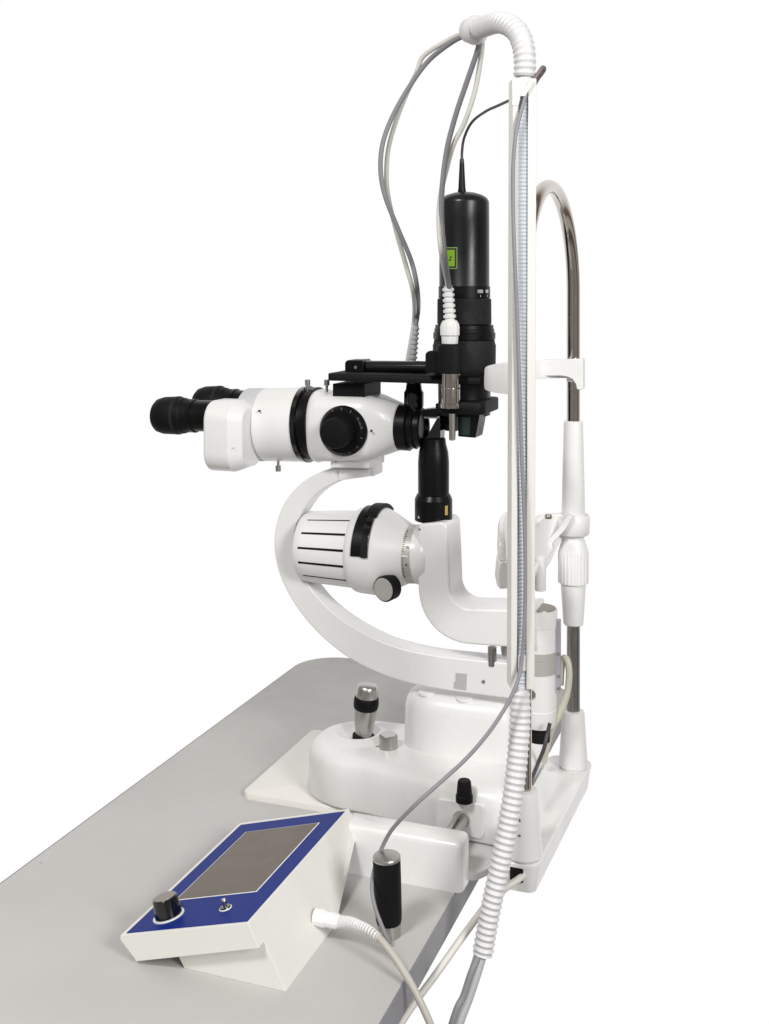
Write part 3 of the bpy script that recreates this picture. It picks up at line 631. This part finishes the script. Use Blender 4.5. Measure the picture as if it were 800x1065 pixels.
hz_pts = [PW(493, 32, 1.325), PW(503, 27.5, 1.305), PW(521, 23.5, 1.272), PW(538, 33, 1.245), PW(545.5, 55, 1.232), PW(545.5, 85, 1.2305), PW(544, 120, 1.2350)]
hz_pts += [PW(543.6 - 2 * t / 10, 120 + 580 * t / 10, 1.2350) for t in range(1, 11)]
hz_pts += [PW(541.5, 718, 1.229), PW(540.5, 760, 1.222), PW(536, 810, 1.212), PW(528, 860, 1.203), PW(519, 905, 1.196), PW(509.5, 950, 1.190), PW(502, 992, 1.186)]
hp = resample(spline(hz_pts, 16), 0.0004)
ph_ = 0.0; RAD = []
for i, p in enumerate(hp):
    py = 300 - (p.z - CAM.z) / dist(p) * F
    pitch = (0.0046 + 0.0020 * min(1, i / 190)) if py < 88 else (0.0040 if py < 712 else 0.0069 - 0.0006 * min(1, (py - 712) / 250))
    if i: ph_ += (hp[i] - hp[i-1]).length / pitch
    f = ph_ % 1.0; g = abs(2*f - 1)                     # 1 at the groove
    am = 0.0017 if (py < 84 or py > 716) else 0.0008
    R0 = 0.0124 if py < 80 else (0.0100 if py < 715 else 0.0118 - 0.0008 * min(1, (py - 715) / 250))
    if 715 <= py < 740: R0 = 0.0100 + 0.0018 * (py - 715) / 25
    RAD.append(R0 - am * g ** 0.85)
hose = build('corrugated_hose', sweep(hp, lambda i: RAD[i], 28), M['hose'], None, sharp=75)
tag(hose, 'white corrugated hose arching out of the top of the tall cream channel', 'hose')
# collar at the end of hose where the cables leave
a, b = PW(494, 31.5, 1.323), PW(484, 32.5, 1.335); dd = (b - a).normalized()
collar = build('hose_collar', lathe([(a - dd*0.006, 0.0135), (a - dd*0.0055, 0.0165), (a + dd*0.002, 0.0168), (a + dd*0.0035, 0.0150), (a + dd*0.012, 0.0135), (a + dd*0.0145, 0.0115), (a + dd*0.0148, 0)], dd, 36), M['hose'], hose, sharp=40)

# ================================================================== CABLES
def cab(pts, r, m, label, **k):
    o = build('cable', cable(pts, r), M[m], None, sharp=80); tag(o, label, 'cable', None); return o
wl = dist(PY(429, 370, YM + 0.030))
c1 = cab([PW(486, 36, 1.33), PW(470, 44, 1.345), PW(446, 63, 1.37), PW(426, 90, 1.385), PW(408, 122, 1.395), PW(398, 150, 1.40), PW(396, 178, 1.405), PW(401, 205, 1.41), PW(414, 238, 1.42), PW(428, 272, 1.43), PW(434, 300, 1.435), PW(435, 322, wl), PW(431.5, 345, wl)], 0.0030, 'cable_grey', 'grey cable bowing left from the hose collar down to the grey ribbed gland')
gl = build('bend_relief', relief(PW(428.8, 378, wl), PW(433, 338, wl), 0.0062, 0.0046, 8), M['pale_grey'], c1)
c2 = cab([PW(485, 33, 1.33), PW(466, 42, 1.35), PW(441, 58, 1.375), PW(433, 76, 1.385), PW(417, 112, 1.40), PW(405, 150, 1.41), PW(402, 180, 1.415), PW(404, 205, 1.42), PW(412, 240, 1.43), PW(422, 275, 1.44), PW(430, 305, 1.445), PW(431, 330, wl + 0.012), PW(428, 352, wl + 0.012), PW(424, 375, wl + 0.012), PW(423, 385, wl + 0.012)], 0.0030, 'cable_white', 'off-white cable bowing left from the hose collar, twisted with the grey cable beside it')
wg = dist(PY(468, 330, YM - 0.052))
c3_ = cab([PW(499, 44, 1.325), PW(495, 58, 1.335), PW(484, 90, 1.35), PW(474, 120, 1.36), PW(465, 155, 1.365), PW(460, 195, 1.365), PW(459.5, 230, 1.365), PW(463, 268, 1.36), PW(467.5, 300, wg - 0.002)], 0.0032, 'cable_grey', 'grey cable hanging steeply from the hose collar to the white gland before the laser')
c4 = cab([PW(502, 44, 1.33), PW(500, 62, 1.34), PW(494, 95, 1.355), PW(483, 128, 1.365), PW(472, 150, 1.37), PW(464, 178, 1.375), PW(458, 205, 1.372), PW(456.5, 232, 1.365), PW(459, 262, 1.357), PW(465, 292, wg - 0.003), PW(467, 306, wg)], 0.0031, 'cable_white', 'off-white cable hanging from the hose collar into the white ribbed gland before the laser')
g2 = build('bend_relief', relief(PW(468.2, 336, wg), PW(466, 297, wg), 0.0080, 0.0070, 7), M['plastic_white'], c4)
sgl = mpp(PY(468, 350, SY))
gc = PY(468, 345, SY)
bm = lathe([(Vector((gc.x, gc.y, CAM.z + (300-y)*sgl)), r*sgl) for y, r in ((358.5, 8.5), (350, 9), (349.5, 9.0), (349, 8.0), (348.6, 10.2), (340, 10.4), (336.5, 9.4), (333.5, 7.6), (333, 5))], ZA, 12)
build('gland_nut', bm, M['plastic_white'], c4, sharp=25)
c5 = cab([PW(480.8, 170, 1.41), PW(480.6, 158, 1.41), PW(483, 143, 1.405), PW(491, 127, 1.385), PW(505, 116, 1.35), PW(520, 109, 1.31), PW(536, 101.5, 1.262), PW(542, 98, 1.245)], 0.0017, 'cable_black', 'thin dark cord rising from the top of the black laser to the cream channel')
c6 = cab([PW(548, 92, 1.222), PW(553, 86, 1.221), PW(560, 76, 1.223), PW(564.5, 70, 1.226), PW(566, 73, 1.232), PW(559, 83, 1.240), PW(554, 92, 1.243)], 0.0021, 'cable_brown', 'short brownish cable loop sticking out of the top of the cream channel')
c7 = cab([PW(547, 98, 1.2185), PW(544, 110, 1.2140), PW(538, 132, 1.2125), PW(534.5, 160, 1.2120), PW(533.5, 200, 1.2120), PW(535, 260, 1.2120), PW(538, 330, 1.2125), PW(541, 420, 1.2125), PW(543, 480, 1.2125), PW(545.5, 540, 1.2125), PW(546.5, 600, 1.2125), PW(545.5, 650, 1.213), PW(543, 684, 1.2125),
          PW(540, 703, 1.209), PW(533, 722, 1.203), PW(522, 742, 1.197), PW(506, 765, 1.19), PW(485, 789, 1.183), PW(460, 812, 1.176), PW(432, 837, 1.17), PW(410, 860, 1.185), PW(400, 876, 1.195), PW(393.5, 892, 1.197), PW(388.5, 908, 1.190), PW(387, 925, 1.178), PW(390, 943, 1.168), PW(396, 960, 1.162), PW(402, 974, 1.160), PW(406, 981, 1.163)], 0.0021, 'cable_grey', 'thin grey cable running down the cream channel to the black handle on the table')
c8 = cab([PY(545, 910, -0.14), PY(537, 916, -0.150), PW(524, 925, 1.222), PW(509, 938, 1.222), PW(494, 957, 1.215), PW(475, 983, 1.20), PW(453, 1014, 1.18), PW(432, 1042, 1.165), PW(416, 1066, 1.15), PW(400, 1092, 1.14), PW(380, 1160, 1.14), PW(372, 1260, 1.14)], 0.0038, 'cable_white', 'white cable leaving the opening in the base plate and dropping behind the table edge')
c9 = cab([PW(504, 975, 1.187), PW(500, 992, 1.186), PW(494, 1012, 1.182), PW(486, 1036, 1.177), PW(477, 1060, 1.172), PW(466, 1095, 1.168), PW(452, 1160, 1.16), PW(446, 1260, 1.16)], 0.0068, 'pale_grey', 'thick grey cable hanging out of the lower end of the corrugated hose')
c9b = cab([PW(503, 975, 1.188), PW(498.5, 992, 1.1825), PW(490, 1012, 1.175), PW(482, 1036, 1.17), PW(475, 1050, 1.166), PW(466, 1080, 1.162), PW(450, 1150, 1.155), PW(440, 1250, 1.155)], 0.0034, 'cable_grey', 'darker thin grey cable hanging beside the thick one below the corrugated hose')
c10 = cab([PY(583, 712, 0.075), PY(584, 695, 0.075), PY(586, 685, 0.075), PY(590, 687, 0.072), PY(592, 700, 0.07), PY(590.5, 718, 0.07), PY(586, 734, 0.07), PY(580, 747, 0.07), PY(574, 758, 0.07), PY(569, 775, 0.08), PY(566, 792, 0.09)], 0.0042, 'cable_cream', 'cream cable looping beside the white pivot column at its patient side')
c11 = cab([PY(572, 752, 0.035), PY(569, 765, 0.03), PY(566, 778, 0.02), PY(560, 793, 0.0), PY(554, 808, -0.03), PY(551, 818, -0.05)], 0.0024, 'cable_black', 'dark cable descending from the foot of the white pivot column behind the near post')

# ================================================================== CONTROL CONSOLE
Y0 = -0.372                                # near face of tilted top
B0 = PZ(191, 1008, TZ); B1 = PZ(298, 1031, TZ)
L1, R1 = PY(125, 973, Y0), PY(258, 960, Y0)
L2l, R2l = PY(142, 1000, Y0), PY(272, 987, Y0)
# depth of the slab from the far right corner
def solve_len(px, X0_):
    return PX(px[0], px[1], X0_).y
Y1 = PX(366, 838, R1.x).y
con = empty('control_console', (-0.24, -0.30, TZ), 'cream desktop control console with blue sloping panel and dark screen on the table', 'control console')
tilt = (R1 - L1); tilt.y = 0; e1 = tilt.normalized(); nrm = Vector((-e1.z, 0, e1.x))
if nrm.z < 0: nrm = -nrm
wid = (R1 - L1).length; dep = (Y1 - Y0) * 0.965
B0.y = B1.y = Y0 + 0.012
XR_ = max(B1.x, R1.x + 0.004)
rdir = (Vector((B1.x, 0, TZ)) - Vector((R1.x, 0, R1.z)))
def rp_(t): return Vector((R1.x + rdir.x * t, 0, R1.z + rdir.z * t))
tl = (R1.z - R2l.z) / -rdir.z
def yy(v, y): return Vector((v.x, y, v.z))
# sloping top with an undercut lip on the near and far sides
prof_t = [L1, R1, yy(rp_(tl), Y0), L2l, L1 - nrm*0.004 - e1*0.001]
def solid(fn0, fn1, pr):
    bm = bmesh.new(); skin_rings(bm, [[fn0(v) for v in pr], [fn1(v) for v in pr]])
    return build('housing', bm, M['console'])
pt = solid(lambda v: yy(v, Y0), lambda v: yy(v, Y0 + dep), prof_t)
YB = PZ(354, 962, TZ).y
wedge = [Vector((B0.x, 0, TZ)), rp_(1.0), rp_(tl), rp_(tl * 0.4), Vector((R1.x - 0.03, 0, R1.z - 0.018)), Vector((B0.x - 0.008, 0, TZ + 0.0125))]
wedge[1].z = TZ
pb_ = solid(lambda v: yy(v, B0.y), lambda v: yy(v, min(Y0 + dep - 0.0006, YB + (v.z - TZ) / (R2l.z - TZ) * (Y0 + dep - YB))), wedge)
md = pt.modifiers.new('join', 'BOOLEAN'); md.operation = 'UNION'; md.solver = 'EXACT'; md.object = pb_
bpy.context.view_layer.update()
me = bpy.data.meshes.new_from_object(pt.evaluated_get(bpy.context.evaluated_depsgraph_get()))
bm = bmesh.new(); bm.from_mesh(me)
for o in (pt, pb_): bpy.data.objects.remove(o)
bmesh.ops.remove_doubles(bm, verts=bm.verts, dist=0.0001)
bmesh.ops.dissolve_limit(bm, angle_limit=math.radians(2), verts=bm.verts[:], edges=bm.edges[:])
cs = build('housing', bm, M['console'], con, 0.0034, 4, 24)
# blue panel, screen and frames on the sloping face: coordinates (along slope, along Y)
def on(s_, t_, h=0.0): return L1 + e1 * (wid * s_) + YA * (dep * t_) + nrm * h
def rect(s0, s1, t0, t1, h, th, name, m, parent, bev=0.0003):
    bm = extrude([on(s0, t0, h), on(s1, t0, h), on(s1, t1, h), on(s0, t1, h)], nrm * th); return build(name, bm, M[m], parent, bev, 2)
bpn = rect(0.038, 0.985, 0.012, 0.972, -0.0006, 0.0012, 'blue_panel', 'blue', con)
sfr = rect(0.176, 0.843, 0.247, 0.872, 0.0002, 0.0008, 'screen_frame', 'plastic_white', bpn)
rect(0.186, 0.833, 0.2525, 0.866, 0.0006, 0.0008, 'screen', 'screen', sfr)
# knob and switch
def round_on(s_, t_, prof, name, m, parent, seg=40):
    o = on(s_, t_, 0.0004); return build(name, lathe([(o + nrm*h, r) for h, r in prof], nrm, seg), M[m], parent)
KS, KT = 0.165, 0.33
kr = round_on(0.265, 0.118, [(0, 0.0160), (0.0014, 0.0158), (0.0015, 0.01)], 'knob_ring', 'plastic_white', bpn)
kb = round_on(0.265, 0.118, [(0.0012, 0.0138), (0.016, 0.0126), (0.0185, 0.0124), (0.0192, 0.0118), (0.0192, 0)], 'console_knob', 'black_gloss', con)
round_on(0.265, 0.118, [(0.019, 0.0112), (0.0198, 0.0108), (0.0198, 0)], 'knob_cap', 'cap_brown', kb)
swr = round_on(0.705, 0.132, [(0, 0.0066), (0.0012, 0.0064), (0.0013, 0.003)], 'switch_ring', 'plastic_white', bpn)
sw = round_on(0.705, 0.132, [(0.001, 0.0056), (0.0024, 0.0052), (0.0025, 0)], 'toggle_switch', 'black_gloss', con)
round_on(0.705, 0.132, [(0.002, 0.0018), (0.0065, 0.0022), (0.0078, 0.0026), (0.0095, 0.0020), (0.0098, 0)], 'switch_tip', 'steel', sw)
# cable gland on the right hand face
gp = PX(341, 956, B1.x + 0.004); gd = XA
gn = build('cable_gland', lathe([(gp - gd*0.014, 0.0088), (gp - gd*0.002, 0.0088), (gp - gd*0.0018, 0.0078), (gp + gd*0.010, 0.0078), (gp + gd*0.0102, 0.0070), (gp + gd*0.016, 0.0058)], gd, 12), M['plastic_white'], con, sharp=25)
q0 = gp + gd * 0.013; wq = dist(q0)
q1 = PW(394, 975, wq - 0.045)
bc = cab([q0, PW(366, 960, wq - 0.015), PW(383, 967, wq - 0.035), q1, PW(411, 996, wq - 0.06), PW(427, 1022, wq - 0.075), PW(441, 1050, wq - 0.085), PW(450, 1072, wq - 0.09), PW(457, 1100, wq - 0.09), PW(464, 1160, wq - 0.08), PW(466, 1260, wq - 0.08)], 0.0036, 'cable_beige', 'beige cable curving from the cream console over the table edge')
rp = resample(spline([q0, PW(366, 960, wq - 0.015), PW(383, 967, wq - 0.035), q1], 20), 0.0006); nr = len(rp)
build('bend_relief', sweep(rp, lambda i: (0.0060 - 0.0018 * i / nr) * (1.0 if (i % 6) < 3 else 0.72), 20), M['plastic_white'], bc, sharp=60)

# ================================================================== BLACK HANDLE
hb = PZ(405, 972, TZ); s = mpp(hb)
hd = empty('hand_switch', (hb.x, hb.y, TZ), 'short black cylindrical handle with polished steel ends standing on the table by the console', 'handle')
def hv(prof): return lathe([(Vector((hb.x, hb.y, TZ)) + ZA * (h*s) + RIGHT * (-3.0*s*h/85), r*s) for h, r in prof], ZA - RIGHT*0.03, 44)
hbody = build('handle_grip', hv([(13, 11.5), (13.2, 12.8), (16, 13.4), (22, 13.9), (60, 14.4), (78, 14.5), (79, 14.2)]), M['black_matte'], hd)
build('handle_foot', hv([(0, 11), (0.4, 11.8), (13, 12.4), (13.5, 11)]), M['steel'], hd)
build('handle_cap', hv([(78.5, 14.2), (79, 14.7), (81, 14.7), (82.2, 14.0), (82.5, 13.2), (82.5, 0)]), M['steel'], hd)

# ================================================================== LIGHT, WORLD, CAMERA
w = bpy.data.worlds.new('World'); scn.world = w; w.use_nodes = True
nt = w.node_tree; bg = nt.nodes['Background']
tc = nt.nodes.new('ShaderNodeTexCoord'); dot = nt.nodes.new('ShaderNodeVectorMath'); dot.operation = 'DOT_PRODUCT'
dot.inputs[1].default_value = FWD
nt.links.new(tc.outputs['Generated'], dot.inputs[0])
rm = nt.nodes.new('ShaderNodeValToRGB')
mr = nt.nodes.new('ShaderNodeMapRange'); mr.inputs['From Min'].default_value = -1; mr.inputs['From Max'].default_value = 1
nt.links.new(dot.outputs['Value'], mr.inputs['Value']); nt.links.new(mr.outputs['Result'], rm.inputs['Fac'])
el = rm.color_ramp.elements
el[0].position = 0.0; el[0].color = (0.24, 0.23, 0.22, 1)
el[1].position = 0.82; el[1].color = (1.0, 1.0, 1.0, 1)
for p_, c_ in ((0.20, (0.30, 0.29, 0.28)), (0.30, (0.10, 0.085, 0.075)), (0.38, (0.14, 0.11, 0.09)), (0.42, (0.50, 0.49, 0.48)), (0.54, (0.46, 0.44, 0.42)), (0.58, (0.16, 0.11, 0.085)), (0.66, (0.22, 0.16, 0.13)), (0.72, (0.62, 0.60, 0.58))):  # brown and bright bands invented for reflections in chrome and gloss
    e = el.new(p_); e.color = (*c_, 1)
nt.links.new(rm.outputs['Color'], bg.inputs['Color']); bg.inputs['Strength'].default_value = 1.0
def area(name, loc, target, size, power, col=(1, 1, 1)):
    l = bpy.data.lights.new(name, 'AREA'); l.shape = 'RECTANGLE'; l.size = size[0]; l.size_y = size[1]; l.energy = power; l.color = col
    o = bpy.data.objects.new(name, l); COL.objects.link(o); o.location = loc
    o.rotation_euler = (Vector(target) - Vector(loc)).to_track_quat('-Z', 'Y').to_euler(); return o
area('window_light', (1.8, -1.6, 1.35), (-0.12, -0.1, 0.15), (0.7, 0.8), 49, (1.0, 0.99, 0.975))
area('left_front_fill', (-0.55, -1.75, 1.9), (-0.15, -0.1, 0.1), (0.45, 0.4), 31, (1.0, 0.99, 0.97))  # unseen fill lamp added high at the left front to lift near faces

cam = bpy.data.cameras.new('Camera'); co = bpy.data.objects.new('Camera', cam); COL.objects.link(co)
co.location = CAM; co.rotation_euler = (PI/2, 0, TH)
cam.sensor_fit = 'VERTICAL'; cam.sensor_height = 36; cam.sensor_width = 36; cam.lens = 36 * F / 1065
cam.shift_y = -(532.5 - 300) / 1065; cam.clip_start = 0.01; cam.clip_end = 200
scn.camera = co
vs = scn.view_settings; vs.view_transform = 'Standard'; vs.look = 'None'; vs.exposure = 0; vs.gamma = 1
scn.display_settings.display_device = 'sRGB'
